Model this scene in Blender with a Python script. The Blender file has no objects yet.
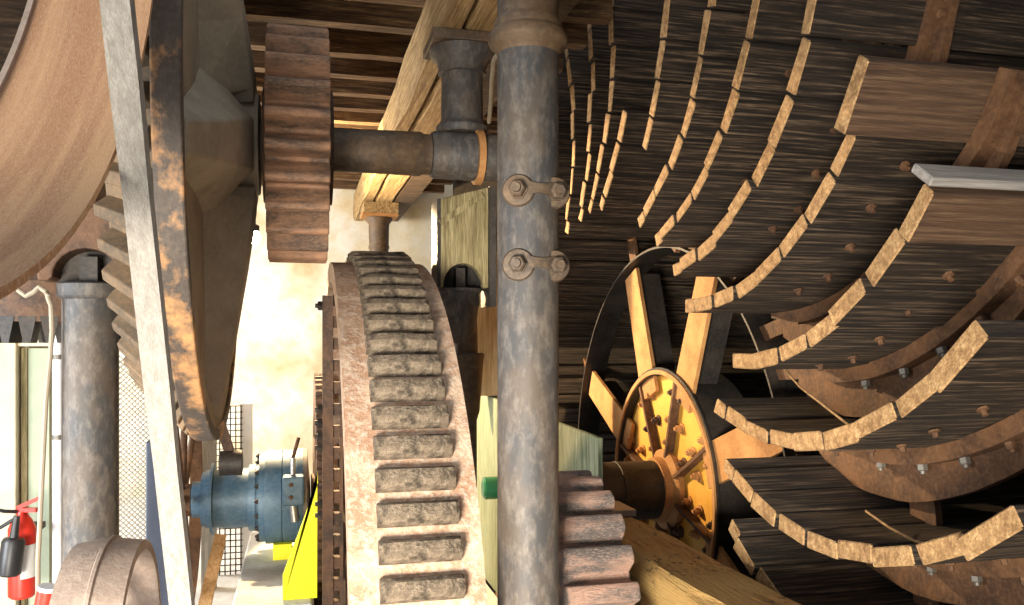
import bpy, bmesh, math, random
from mathutils import Vector, Matrix
random.seed(7)
R = math.radians
PI = math.pi
SC = bpy.context.scene
COL = SC.collection

# ------------------------------------------------------------------ camera frame
F, VX, HY = 845.2, 299.2, 341.8          # focal length (px), vanishing point of the depth axis
TH = math.atan2(512 - VX, F)
SN, CS = math.sin(TH), math.cos(TH)
EYE = 1.6                                 # eye height above the mill floor; everything below is first laid out relative to the eye


def at(u, v, d):
    """point of the place that stands at distance d behind pixel (u, v)"""
    r = (u - 512) / F * d
    return Vector((d * SN + r * CS, d * CS - r * SN, (HY - v) / F * d))


# ------------------------------------------------------------------ materials
def new_mat(name):
    m = bpy.data.materials.new(name)
    m.use_nodes = True
    nt = m.node_tree
    nt.nodes.clear()
    out = nt.nodes.new('ShaderNodeOutputMaterial')
    b = nt.nodes.new('ShaderNodeBsdfPrincipled')
    nt.links.new(b.outputs[0], out.inputs[0])
    return m, nt, b


def noise(nt, vec, scale, detail=6, rough=.6):
    n = nt.nodes.new('ShaderNodeTexNoise')
    n.inputs['Scale'].default_value = scale
    n.inputs['Detail'].default_value = detail
    n.inputs['Roughness'].default_value = rough
    nt.links.new(vec, n.inputs['Vector'])
    return n.outputs[0]


def ramp(nt, fac, stops):
    r = nt.nodes.new('ShaderNodeValToRGB')
    e = r.color_ramp.elements
    while len(e) < len(stops):
        e.new(.5)
    for x, (p, c) in zip(e, stops):
        x.position = p
        x.color = (c[0], c[1], c[2], 1)
    nt.links.new(fac, r.inputs[0])
    return r.outputs[0]


def mix(nt, fac, a, b, mode='MIX'):
    n = nt.nodes.new('ShaderNodeMix')
    n.data_type = 'RGBA'
    n.blend_type = mode
    if isinstance(fac, (int, float)):
        n.inputs[0].default_value = fac
    else:
        nt.links.new(fac, n.inputs[0])
    for i, x in ((6, a), (7, b)):
        if isinstance(x, tuple):
            n.inputs[i].default_value = (x[0], x[1], x[2], 1)
        else:
            nt.links.new(x, n.inputs[i])
    return n.outputs[2]


def coords(nt, scale=(1, 1, 1), loc=(0, 0, 0)):
    t = nt.nodes.new('ShaderNodeTexCoord')
    mp = nt.nodes.new('ShaderNodeMapping')
    mp.inputs['Scale'].default_value = scale
    mp.inputs['Location'].default_value = loc
    nt.links.new(t.outputs['Object'], mp.inputs[0])
    return mp.outputs[0]


def bump(nt, b, h, strength=.5, dist=.01):
    n = nt.nodes.new('ShaderNodeBump')
    n.inputs['Strength'].default_value = strength
    n.inputs['Distance'].default_value = dist
    nt.links.new(h, n.inputs['Height'])
    nt.links.new(n.outputs[0], b.inputs['Normal'])


def wood(name, dark, mid, light, stretch=(1.6, 26, 26), rough=.75, bs=.8, fine=1.0, patch=None):
    m, nt, b = new_mat(name)
    v = coords(nt, stretch)
    g = noise(nt, v, 2.2 * fine, 9, .68)
    g2 = noise(nt, v, 9 * fine, 4, .6)
    big = noise(nt, coords(nt, (1, 1, 1)), 2.1, 3, .5)
    c = ramp(nt, g, [(.4, dark), (.5, mid), (.64, light)])
    c = mix(nt, ramp(nt, g2, [(.4, (0, 0, 0)), (.62, (1, 1, 1))]), mix(nt, .62, c, dark), c)
    c2 = mix(nt, ramp(nt, big, [(.38, (0, 0, 0)), (.66, (1, 1, 1))]), c, patch if patch else mix(nt, .35, c, mid))
    nt.links.new(c2, b.inputs['Base Color'])
    b.inputs['Roughness'].default_value = rough
    h = nt.nodes.new('ShaderNodeMath')
    h.operation = 'ADD'
    nt.links.new(g, h.inputs[0])
    nt.links.new(g2, h.inputs[1])
    bump(nt, b, h.outputs[0], bs, .012)
    return m


def metal(name, a, c, d, s1=4, s2=40, rough=.6, metallic=.25, lo=.42, hi=.6, bs=.3, stretch=(1, 1, 1), fine=.35, bd=.006):
    """base metal a, rust / dirt c in patches, speckle d"""
    m, nt, b = new_mat(name)
    v = coords(nt, stretch)
    p = noise(nt, v, s1, 8, .65)
    sp = noise(nt, v, s2, 5, .7)
    col = mix(nt, ramp(nt, p, [(lo, (0, 0, 0)), (hi, (1, 1, 1))]), a, c)
    sf = nt.nodes.new('ShaderNodeMath')
    sf.operation = 'MULTIPLY'
    sf.inputs[1].default_value = fine
    nt.links.new(ramp(nt, sp, [(.46, (0, 0, 0)), (.66, (1, 1, 1))]), sf.inputs[0])
    col = mix(nt, sf.outputs[0], col, d)
    nt.links.new(col, b.inputs['Base Color'])
    b.inputs['Roughness'].default_value = rough
    b.inputs['Metallic'].default_value = metallic
    bump(nt, b, sp, bs, bd)
    return m


def plain(name, c, rough=.6, metallic=0., var=.12, scale=12, bs=.1):
    dk = tuple(x * (1 - var) for x in c)
    lt = tuple(min(1, x * (1 + var)) for x in c)
    return metal(name, dk, lt, c, scale, scale * 5, rough, metallic, .35, .65, bs)


M = {}
M['blade'] = wood('wet_black_brown_wood', (.007, .0045, .003), (.052, .033, .019), (.34, .23, .14), (.8, 24, 24), .68, 1.0, 1.8)
M['newboard'] = wood('brown_newer_board', (.055, .028, .015), (.17, .095, .052), (.32, .2, .115), (.8, 24, 24), .7, .7, 1.8)
M['endgrain'] = wood('pale_end_grain', (.2, .105, .04), (.44, .26, .11), (.64, .42, .2), (10, 14, 14), .8, .5)
M['oldbeam'] = wood('old_yellow_beam_wood', (.2, .11, .04), (.5, .33, .14), (.72, .54, .28), (26, 1.2, 20), .8, .8)
M['joist'] = wood('brown_joist_wood', (.05, .026, .012), (.16, .085, .035), (.36, .22, .1), (1.4, 22, 22), .8, .8)
M['deck'] = wood('dark_deck_boards', (.03, .018, .01), (.08, .045, .022), (.16, .09, .045), (1.4, 9, 9), .8, .6)
M['greywood'] = wood('weathered_grey_wood', (.27, .25, .22), (.38, .355, .32), (.47, .44, .4), (30, 30, 1.6), .85, .7)
M['cap'] = wood('pale_grey_capping', (.22, .2, .18), (.36, .33, .3), (.46, .43, .4), (1.2, 26, 26), .8, .4)
M['sill'] = wood('mossy_sill_wood', (.2, .08, .02), (.64, .32, .09), (.78, .48, .18), (14, 1.3, 14), .75, .9, patch=(.5, .32, .11))
_nt = M['sill'].node_tree
_b = next(n for n in _nt.nodes if n.type == 'BSDF_PRINCIPLED')
_src = _b.inputs['Base Color'].links[0].from_socket
_sp = ramp(_nt, noise(_nt, coords(_nt, (1, .6, 1)), 42, 5, .75), [(.55, (0, 0, 0)), (.6, (1, 1, 1))])
_zone = ramp(_nt, noise(_nt, coords(_nt), 2.6, 4, .6), [(.42, (0, 0, 0)), (.55, (1, 1, 1))])
_nt.links.new(mix(_nt, mix(_nt, 1, _sp, _zone, 'MULTIPLY'), _src, (.06, .045, .025)), _b.inputs['Base Color'])
M['mosswood'] = wood('mossy_green_wood', (.12, .09, .04), (.33, .27, .13), (.55, .46, .25), (22, 22, 1.4), .8, .8)
M['greenboard'] = wood('green_washed_board', (.1, .12, .06), (.22, .25, .15), (.36, .36, .24), (22, 22, 1.4), .8, .4)
M['tanboard'] = wood('tan_board', (.4, .27, .12), (.62, .46, .24), (.74, .6, .36), (22, 22, 1.2), .8, .3)
M['orangeboard'] = wood('orange_board', (.42, .2, .07), (.64, .36, .14), (.75, .5, .24), (22, 22, 1.2), .8, .4)
M['rust'] = metal('rusty_iron', (.075, .036, .018), (.17, .08, .034), (.3, .16, .075), 6, 60, .75, .15, bs=.5)
M['rustdark'] = metal('dark_rusty_iron', (.05, .03, .02), (.14, .07, .035), (.24, .13, .07), 5, 60, .65, .25, bs=.5)
M['rustorange'] = metal('orange_rust_iron', (.4, .18, .055), (.54, .27, .09), (.68, .4, .17), 5, 90, .8, .05, bs=.6)
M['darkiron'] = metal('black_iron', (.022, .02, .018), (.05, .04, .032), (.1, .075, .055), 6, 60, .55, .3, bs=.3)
M['columniron'] = metal('grey_column_iron', (.058, .056, .056), (.1, .078, .06), (.25, .215, .18), 9, 34, .6, .1, stretch=(1, 1, .45), bs=.25, fine=.45)
M['columnrust'] = metal('rusty_column_iron', (.085, .062, .045), (.145, .09, .05), (.28, .2, .12), 6, 40, .6, .2, bs=.4)
M['gearpink'] = metal('pink_rust_gear_iron', (.4, .23, .14), (.6, .42, .29), (.74, .64, .52), 7, 45, .8, .05, bs=.8, fine=.6, bd=.012)
M['cog'] = metal('grey_greasy_cog', (.065, .048, .032), (.2, .15, .1), (.42, .33, .23), 18, 46, .75, .05, bs=1.0, fine=.65, bd=.02)
M['pinion'] = metal('brown_pinion_iron', (.1, .065, .045), (.42, .22, .12), (.52, .32, .2), 3.5, 45, .6, .15, .4, .62, bs=.5, stretch=(1.2, 3.5, 3.5))
M['smallpinion'] = metal('pink_grey_pinion_iron', (.13, .11, .1), (.5, .3, .22), (.6, .46, .38), 3.2, 60, .75, .1, .42, .56, bs=.9, stretch=(1.4, 4, 4), fine=.6, bd=.02)
M['wheeliron'] = metal('grey_brown_cast_iron', (.3, .25, .18), (.4, .33, .24), (.5, .42, .31), 4, 50, .65, .2, bs=.4)
M['treadrust'] = metal('tread_iron_with_orange_rust', (.075, .06, .05), (.55, .29, .12), (.2, .15, .11), 4.5, 55, .6, .15, .5, .6, bs=.4, stretch=(1, 1, .8))
M['bevelteeth'] = metal('brown_bevel_teeth_iron', (.1, .075, .05), (.19, .13, .075), (.36, .2, .09), 5, 60, .7, .15, bs=.5)
M['pulley'] = metal('sandy_rust_pulley', (.4, .19, .085), (.6, .34, .165), (.8, .6, .43), 1.6, 170, .8, .05, .4, .6, bs=.35, stretch=(12, .45, .45), fine=.7)
M['pulley2'] = metal('grey_rust_pulley', (.34, .26, .21), (.46, .35, .28), (.56, .47, .4), 6, 60, .75, .15, bs=.5)
M['yellowhub'] = metal('yellow_painted_iron', (.74, .38, .05), (.82, .47, .08), (.5, .22, .04), 5, 40, .55, .1, bs=.3, fine=.3)
M['blue'] = metal('blue_machine_paint', (.06, .125, .185), (.1, .175, .235), (.24, .28, .3), 6, 50, .45, .1, bs=.15, fine=.3)
M['yellow'] = plain('yellow_guard_paint', (.93, .84, .005), .45, 0, .04)
M['red'] = plain('red_enamel', (.75, .04, .02), .35, 0, .08)
M['black'] = plain('black_plastic', (.025, .024, .024), .4, 0, .2)
M['white'] = plain('white_paint', (.82, .83, .84), .5, 0, .05)
M['cream'] = plain('cream_paint', (.75, .66, .46), .7, 0, .1, 6)
M['green'] = plain('pale_green_paint', (.42, .47, .33), .6, 0, .08)
M['slate'] = plain('slate_blue_steel', (.09, .1, .13), .5, .2, .1)
M['cable'] = plain('pale_cable_sheath', (.34, .28, .2), .6, 0, .1)
M['wire'] = plain('galvanised_wire', (.2, .18, .15), .5, .4, .1)
M['steel'] = plain('bright_steel', (.6, .58, .55), .35, .8, .1)
M['greenglass'] = plain('bottle_green_plastic', (.02, .16, .07), .2, 0, .1)
M['label'] = plain('white_paper_label', (.85, .85, .82), .7, 0, .03)
M['concrete'] = metal('pale_concrete', (.52, .5, .47), (.68, .66, .62), (.4, .36, .31), 3, 30, .9, 0, bs=.4)
M['stone'] = metal('dark_pit_stone', (.035, .028, .022), (.07, .055, .042), (.11, .09, .07), 3, 20, .9, 0, bs=.8)


def plaster():
    m, nt, b = new_mat('stained_lime_plaster')
    v = coords(nt)
    p = noise(nt, v, 1.3, 8, .62)
    q = noise(nt, v, 7, 6, .6)
    c = ramp(nt, p, [(.38, (.66, .5, .28)), (.5, (.84, .76, .58)), (.6, (.9, .88, .82))])
    c = mix(nt, ramp(nt, q, [(.3, (.5, .5, .5)), (.5, (0, 0, 0))]), c, (.72, .58, .36))
    nt.links.new(c, b.inputs['Base Color'])
    b.inputs['Roughness'].default_value = .9
    bump(nt, b, q, .4, .02)
    return m


M['plaster'] = plaster()


def lampmat():
    m, nt, b = new_mat('lit_lamp_glass')
    b.inputs['Base Color'].default_value = (1, .9, .7, 1)
    b.inputs['Emission Color'].default_value = (1, .93, .78, 1)
    b.inputs['Emission Strength'].default_value = 30
    return m


M['lamp'] = lampmat()


# ------------------------------------------------------------------ mesh builder
class MB:
    def __init__(s):
        s.v, s.f, s.mi, s.sm = [], [], [], []

    def add(s, vs, fs, mi=0, smooth=False):
        o = len(s.v)
        s.v += [tuple(p) for p in vs]
        for f in fs:
            s.f.append(tuple(i + o for i in f))
            s.mi.append(mi)
            s.sm.append(smooth)
        return s

    def hexa(s, p, mi=0):
        """8 points: bottom ring 0-3, top ring 4-7"""
        return s.add(p, [(3, 2, 1, 0), (4, 5, 6, 7), (0, 1, 5, 4), (1, 2, 6, 5), (2, 3, 7, 6), (3, 0, 4, 7)], mi)

    def box(s, x0, x1, y0, y1, z0, z1, mi=0):
        return s.hexa([(x0, y0, z0), (x1, y0, z0), (x1, y1, z0), (x0, y1, z0), (x0, y0, z1), (x1, y0, z1), (x1, y1, z1), (x0, y1, z1)], mi)

    def bar(s, p0, p1, w, h, up=(0, 0, 1), mi=0, w1=None, h1=None):
        """rectangular bar from p0 to p1, w across, h along 'up'"""
        p0, p1 = Vector(p0), Vector(p1)
        d = (p1 - p0).normalized()
        a = d.cross(Vector(up)).normalized()
        b = a.cross(d).normalized()
        w1 = w if w1 is None else w1
        h1 = h if h1 is None else h1
        q = []
        for p, ww, hh in ((p0, w, h), (p1, w1, h1)):
            q += [p - a * ww / 2 - b * hh / 2, p + a * ww / 2 - b * hh / 2, p + a * ww / 2 + b * hh / 2, p - a * ww / 2 + b * hh / 2]
        return s.hexa(q, mi)

    def prof(s, rows, mi=0, closed=False, caps=(True, True)):
        """skin a list of rings (each a list of points)"""
        n = len(rows[0])
        vs = [p for r in rows for p in r]
        fs = []
        m = len(rows)
        for i in range(m if closed else m - 1):
            j = (i + 1) % m
            for k in range(n):
                l = (k + 1) % n
                fs.append((i * n + k, i * n + l, j * n + l, j * n + k))
        s.add(vs, fs, mi, True)
        o = len(s.v) - len(vs)
        if not closed:
            if caps[0]:
                s.f.append(tuple(o + k for k in range(n))[::-1]); s.mi.append(mi); s.sm.append(False)
            if caps[1]:
                s.f.append(tuple(o + (m - 1) * n + k for k in range(n))); s.mi.append(mi); s.sm.append(False)
        return s

    def lathe(s, c, axis, profile, seg=32, mi=0, caps=(True, True), closed=False):
        """profile [(a, r)] : a along axis from c, r radius"""
        axis = Vector(axis).normalized()
        ref = Vector((0, 0, 1)) if abs(axis.z) < .9 else Vector((0, 1, 0))
        e1 = axis.cross(ref).normalized()
        e2 = axis.cross(e1).normalized()
        c = Vector(c)
        rows = []
        for a, r in profile:
            rows.append([c + axis * a + e1 * (r * math.cos(2 * PI * k / seg)) + e2 * (r * math.sin(2 * PI * k / seg)) for k in range(seg)])
        return s.prof(rows, mi, closed, caps)

    def tube(s, p0, p1, r, r1=None, seg=16, mi=0):
        p0, p1 = Vector(p0), Vector(p1)
        d = p1 - p0
        return s.lathe(p0, d, [(0, r), (d.length, r if r1 is None else r1)], seg, mi)

    def path(s, pts, r, seg=8, mi=0):
        pts = [Vector(p) for p in pts]
        rows = []
        for i, p in enumerate(pts):
            d = (pts[min(i + 1, len(pts) - 1)] - pts[max(i - 1, 0)]).normalized()
            ref = Vector((.31, .2, .93)) if abs(d.z) < .9 else Vector((0, 1, 0))
            a = d.cross(ref).normalized()
            b = d.cross(a).normalized()
            rows.append([p + a * (r * math.cos(2 * PI * k / seg)) + b * (r * math.sin(2 * PI * k / seg)) for k in range(seg)])
        return s.prof(rows, mi)

    def prismx(s, poly, x0, x1, mi=0, mi_cap=None):
        """polygon [(y, z)] extruded along x"""
        n = len(poly)
        vs = [(x0, y, z) for y, z in poly] + [(x1, y, z) for y, z in poly]
        s.add(vs, [(i, (i + 1) % n, n + (i + 1) % n, n + i) for i in range(n)], mi)
        o = len(s.v) - 2 * n
        for f in (tuple(o + i for i in range(n))[::-1], tuple(o + n + i for i in range(n))):
            s.f.append(f); s.mi.append(mi if mi_cap is None else mi_cap); s.sm.append(False)
        return s

    def prismy(s, poly, y0, y1, mi=0):
        n = len(poly)
        vs = [(x, y0, z) for x, z in poly] + [(x, y1, z) for x, z in poly]
        s.add(vs, [(i, (i + 1) % n, n + (i + 1) % n, n + i) for i in range(n)], mi)
        o = len(s.v) - 2 * n
        for f in (tuple(o + i for i in range(n))[::-1], tuple(o + n + i for i in range(n))):
            s.f.append(f); s.mi.append(mi); s.sm.append(False)
        return s

    def ringx(s, cy, cz, outer, ri, x0, x1, mi=0, smooth=False):
        """annulus about an x axis; outer: list of (angle, radius) ; ri inner radius"""
        n = len(outer)
        vs = []
        for x in (x0, x1):
            vs += [(x, cy - r * math.cos(a), cz + r * math.sin(a)) for a, r in outer]
            vs += [(x, cy - ri * math.cos(a), cz + ri * math.sin(a)) for a, r in outer]
        fo, fi = [], []
        for i in range(n):
            j = (i + 1) % n
            fo.append((i, j, 2 * n + j, 2 * n + i))
            fi += [(n + j, n + i, 3 * n + i, 3 * n + j), (j, i, n + i, n + j), (2 * n + i, 2 * n + j, 3 * n + j, 3 * n + i)]
        s.add(vs, fo, mi, smooth)
        o = len(s.v) - len(vs)
        for f in fi:
            s.f.append(tuple(o + i for i in f)); s.mi.append(mi); s.sm.append(False)
        return s

    def build(s, name, mats, parent=None, bevel=0, seg=2):
        me = bpy.data.meshes.new(name)
        me.from_pydata(s.v, [], s.f)
        for m in (mats if isinstance(mats, (list, tuple)) else [mats]):
            me.materials.append(m)
        me.polygons.foreach_set('material_index', s.mi)
        me.polygons.foreach_set('use_smooth', s.sm)
        bm = bmesh.new()
        bm.from_mesh(me)
        bmesh.ops.recalc_face_normals(bm, faces=bm.faces)
        for e in bm.edges:
            if len(e.link_faces) == 2 and e.calc_face_angle(0) > .7:
                e.smooth = False
        bm.to_mesh(me)
        bm.free()
        o = bpy.data.objects.new(name, me)
        COL.objects.link(o)
        if parent:
            o.parent = parent
            if PAR_INV:
                o.matrix_parent_inverse = parent_world(parent).inverted()
        if bevel:
            b = o.modifiers.new('bevel', 'BEVEL')
            b.width = bevel
            b.segments = seg
            b.limit_method = 'ANGLE'
            b.angle_limit = R(40)
        return o


PAR_INV = True


def parent_world(p):
    m = p.matrix_basis.copy()
    if p.parent:
        m = parent_world(p.parent) @ p.matrix_parent_inverse @ m
    return m


def tag(o, label, cat, group=None):
    o['label'] = label
    o['category'] = cat
    if group:
        o['group'] = group
    return o


def thing(name, label, cat, loc, group=None):
    o = bpy.data.objects.new(name, None)
    o.empty_display_size = .1
    COL.objects.link(o)
    o.location = loc
    return tag(o, label, cat, group)


def struct(o):
    o['kind'] = 'structure'
    return o


def circ(n, r):
    return [(2 * PI * i / n, r) for i in range(n)]


def gear_outline(n, ro, rr, tip=.36, root=.62, phase=0., round_=0.0):
    """angles/radii of a spur gear outline: tip and root widths as fractions of the pitch"""
    p = 2 * PI / n
    out = []
    for i in range(n):
        a = i * p + phase
        out += [(a - p * root / 2, rr), (a - p * tip / 2 - p * .03, ro - (ro - rr) * .12), (a - p * tip / 2 + p * .05, ro),
                (a + p * tip / 2 - p * .05, ro), (a + p * tip / 2 + p * .03, ro - (ro - rr) * .12), (a + p * root / 2, rr)]
    return out


def nut(mb, p, axis, r, h, mi=0, seg=6):
    mb.lathe(p, axis, [(0, r), (h, r), (h + r * .2, r * .8)], seg, mi)
    mb.lathe(Vector(p) + Vector(axis).normalized() * h, axis, [(0, r * .55), (r * .75, r * .5)], 10, mi)


# ================================================================== THE WATERWHEEL
WY, WZ = 4.439, -.835
STEP = 8.46
RS = [1.5, 1.6, 1.7, 1.8, 1.9, 2.0, 2.1, 2.2, 2.3, 2.4, 2.5, 2.6, 2.7, 2.8, 2.9, 3.0]
AN = [7.39, 4.26, 1.82, -.02, -1.33, -2.21, -2.72, -2.93, -2.91, -2.71, -2.35, -1.85, -1.2, -.39, .65, 1.99]
BX0, BX1 = 1.566, 3.9


def prof_pt(r):
    r = max(RS[0], min(RS[-1], r))
    i = min(int((r - 1.5) / .1), len(RS) - 2)
    t = (r - RS[i]) / .1
    a = R(AN[i] * (1 - t) + AN[i + 1] * t)
    return Vector((-r * math.cos(a), r * math.sin(a)))       # (y, z) about the axle


def prof_curve(r0, r1, n):
    return [prof_pt(r0 + (r1 - r0) * i / n) for i in range(n + 1)]


def blade_mesh(seed, first=0, lap=.03, cut=0):
    rnd = random.Random(seed)
    mb = MB()
    edges = [1.555, 1.62, 1.75, 1.895, 2.05, 2.215, 2.385, 2.56, 2.735, 2.925]
    if seed == 7:
        edges[-2:] = [2.7, 2.9]
    if seed == 6:
        edges[-1] = 2.88
    th = .056
    for i in range(first, len(edges) - 1 - cut):
        a, b = prof_pt(edges[i] + .004), prof_pt(edges[i + 1] - .004)
        t = (b - a).normalized()
        nrm = Vector((-t.y, t.x))                              # convex side
        off = .007 + rnd.uniform(-.005, .005)
        x0 = BX0 + rnd.uniform(-.01, .01)
        x1 = BX1
        tt = th * rnd.uniform(.9, 1.08)
        if i == len(edges) - 2 and (seed % 3 != 1 or seed == 7):              # lapped outermost board
            off += lap
            x0 -= .065 if seed == 7 else .03
        if i == len(edges) - 4 and seed % 4 == 2:
            off += .016
            x0 -= .015
        p = [a - nrm * (tt / 2 - off), b - nrm * (tt / 2 - off), b + nrm * (tt / 2 + off), a + nrm * (tt / 2 + off)]
        # slight waviness of the board ends
        mb.hexa([(x0 + rnd.uniform(-.004, .004), q.x, q.y) for q in p] + [(x1, q.x, q.y) for q in p], 2 if seed in (6, 7) and i == len(edges) - 2 else 0)
        mb.mi[-6] = 1
    if seed == 6:                                              # pale capping strip along the outer edge
        b = prof_pt(2.88)
        t = (b - prof_pt(2.86)).normalized()
        nrm = Vector((-t.y, t.x))
        p = [b + t * .003 - nrm * .03, b + t * .028 - nrm * .03, b + t * .028 + nrm * .055, b + t * .003 + nrm * .055]
        mb.hexa([(BX0 - .035, q.x, q.y) for q in p] + [(BX1, q.x, q.y) for q in p], 3)
    return mb


wheel = thing('waterwheel', 'huge dark timber waterwheel of curved plank blades turning on a yellow riveted hub', 'waterwheel', (1.98, WY, WZ))
PAR_INV = False                                              # wheel parts are written about the axle
protos = []
for sd in range(10):
    b = blade_mesh(sd, {6: 2, 8: 3}.get(sd, 0), .035 if sd == 7 else .03, 5 if sd == 9 else 0).build('blade', [M['blade'], M['endgrain'], M['newboard'], M['cap']], wheel, bevel=.004, seg=1)
    for v in b.data.vertices:
        v.co.x -= 1.98
    protos.append(b)


def outward(r):
    e = .01
    t = (prof_pt(r + e) - prof_pt(r - e)).normalized()
    return Vector((-t.y, t.x))


def bracket_mesh(lap=0):
    """curved angle iron under a blade"""
    mb = MB()
    n = 22
    for (xa, xb, o0, dep) in ((-.055, .005, .033, lambda r: .055), (.0, .03, .086, lambda r: .02 + .11 * max(0, min(1, (2.82 - r) / .75)) ** .8)):
        rows = []
        for i in range(n + 1):
            r = 1.6 + (2.9 - 1.6) * i / n
            c, nn = prof_pt(r), outward(r)
            c = c + nn * lap * max(0, min(1, (r - 2.5) / .22))
            q0, q1 = c + nn * o0, c + nn * (o0 + dep(r) * (1 if r > 1.75 else .35 + .65 * (r - 1.6) / .15))
            rows.append([(xa, q0.x, q0.y), (xb, q0.x, q0.y), (xb, q1.x, q1.y), (xa, q1.x, q1.y)])
        o = len(mb.sm)
        mb.prof(rows)
        for k in range(o, len(mb.sm)):
            mb.sm[k] = False
    # foot reaching in to the iron ring
    c, nn = prof_pt(1.66), outward(1.66)
    a, cc = R(9), prof_pt(1.62)
    mb.bar((.035, c.x + nn.x * .06, c.y + nn.y * .06), (.035, -1.35 * math.cos(R(6)), 1.35 * math.sin(R(6))), .03, .07, (0, 0, 1))
    return mb


br0 = bracket_mesh().build('iron_bracket', M['rust'], protos[0])


def bolts_meshes():
    out = []
    for r in (1.98, 2.16, 2.33, 2.5, 2.66, 2.83):
        c, nn = prof_pt(r), outward(r)
        mb = MB()
        nut(mb, (-.025, c.x + nn.x * .088, c.y + nn.y * .088), (0, nn.x, nn.y), .017, .018)
        out.append((mb, 'wire' if r < 2.4 else 'rust'))
    rnd = random.Random(3)
    for r, x in ((2.02, -.22), (2.13, -.19), (2.3, -.2), (2.47, -.24), (2.62, -.21), (2.8, -.26), (2.68, .25), (2.83, .32)):
        c, nn = prof_pt(r), outward(r)
        mb = MB()
        mb.lathe((x + rnd.uniform(-.03, .03), c.x + nn.x * .036, c.y + nn.y * .036), (0, nn.x, nn.y), [(0, .017), (.006, .016), (.007, .009), (.022, .008)], 8)
        out.append((mb, 'rust'))
    return out


bolt0 = [mb.build('bolt', M[m], protos[0]) for mb, m in bolts_meshes()]

ks = list(range(-8, 34))
made = {}
for k in ks:
    sd = {3: 6, 4: 7, 8: 8, 9: 9}.get(k, (k * 5 + 1) % 6)
    src = protos[sd]
    if sd in made:
        b = src.copy()
        COL.objects.link(b)
        b.parent = wheel
    else:
        b = src
        made[sd] = 1
    b.rotation_euler = (-R(STEP * k + (random.uniform(-.35, .35) if k > 7 else 0)), 0, 0)
    if k > 7:
        b.location.x += random.uniform(-.03, .03)
    if k == 4:
        bracket_mesh(.035).build('iron_bracket', M['rust'], b)
    elif b is not protos[0] and k <= 9:
        g = br0.copy()
        COL.objects.link(g)
        g.parent = b
    if b is not protos[0] and 0 <= k <= 7:
        for s0 in bolt0:
            g = s0.copy()
            COL.objects.link(g)
            g.parent = b

# rings and spokes
mb = MB()
mb.ringx(0, 0, circ(96, 1.372), 1.36, -.03, .13)
mb.build('inner_ring', M['darkiron'], wheel)
MB().ringx(0, 0, circ(96, 2.1), 1.98, .05, .075).build('blade_ring', M['rust'], wheel)
MB().ringx(0, 0, circ(96, 2.66), 2.52, .05, .075).build('blade_ring', M['rust'], wheel)
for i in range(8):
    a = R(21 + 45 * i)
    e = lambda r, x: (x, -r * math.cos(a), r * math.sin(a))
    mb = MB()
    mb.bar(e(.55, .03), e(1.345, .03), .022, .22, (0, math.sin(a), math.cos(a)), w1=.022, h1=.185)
    mb.bar(e(.55, .13), e(1.345, .13), .16, .022, (0, math.sin(a), math.cos(a)), mi=1)  # web plate, same iron as the front; its shade is put into the darker colour
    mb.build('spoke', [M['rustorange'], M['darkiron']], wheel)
for i in range(8):
    a = R(21 + 45 * i)
    mb = MB()
    mb.bar((.062, -1.36 * math.cos(a), 1.36 * math.sin(a)), (.062, -2.0 * math.cos(a), 2.0 * math.sin(a)), .02, .1, (0, math.sin(a), math.cos(a)))
    mb.build('spoke_extension', [M['rust']], wheel)
# hub
hub = MB()
hub.ringx(0, 0, circ(72, .672), .648, 0, .3, 0, True)
hub.ringx(0, 0, circ(72, .69), .668, .0, .012, 0, True)
hub.ringx(0, 0, circ(72, .65), .1, .055, .085, 1)
hub_o = hub.build('hub', [M['yellowhub'], M['yellowhub']], wheel)
hub_o.data.materials[0] = M['darkiron']  # drum side in black iron: its unlit look is put into the colour
lip = MB()
lip.ringx(0, 0, circ(72, .676), .652, -.012, .004, 0, True)
lip.build('rim_flange', M['rustorange'], hub_o)
for i in range(8):
    a = R(21 + 45 * i + 8)
    mb = MB()
    e = lambda r, x: (x, -r * math.cos(a), r * math.sin(a))
    mb.bar(e(.16, .028), e(.645, .03), .05, .02, (0, math.sin(a), math.cos(a)))
    mb.build('hub_rib', M['rust'], hub_o)
    for r, da in ((.27, 11), (.4, 9), (.56, 6.5), (.56, -7.5), (.4, -10)):
        b = a + R(da)
        mb = MB()
        mb.lathe((.053, -r * math.cos(b), r * math.sin(b)), (-1, 0, 0), [(0, .032), (.006, .032), (.007, .02)], 16)
        nut(mb, (.047, -r * math.cos(b), r * math.sin(b)), (-1, 0, 0), .021, .024)
        mb.build('hub_bolt', M['rustorange' if (i + int(r * 100)) % 3 else 'rustdark'], hub_o)
fl = MB()
fl.lathe((.05, 0, 0), (-1, 0, 0), [(0, .225), (.03, .225), (.04, .21), (.05, .185), (.09, .178)], 40)
fl.build('shaft_flange', M['rustorange'], wheel)
ax = MB()
ax.lathe((-.72, 0, 0), (1, 0, 0), [(0, .163), (.45, .163), (.452, .167), (.47, .167), (.472, .163), (2.6, .163)], 40)
ax.build('axle', M['darkiron'], wheel)
PAR_INV = True

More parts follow.
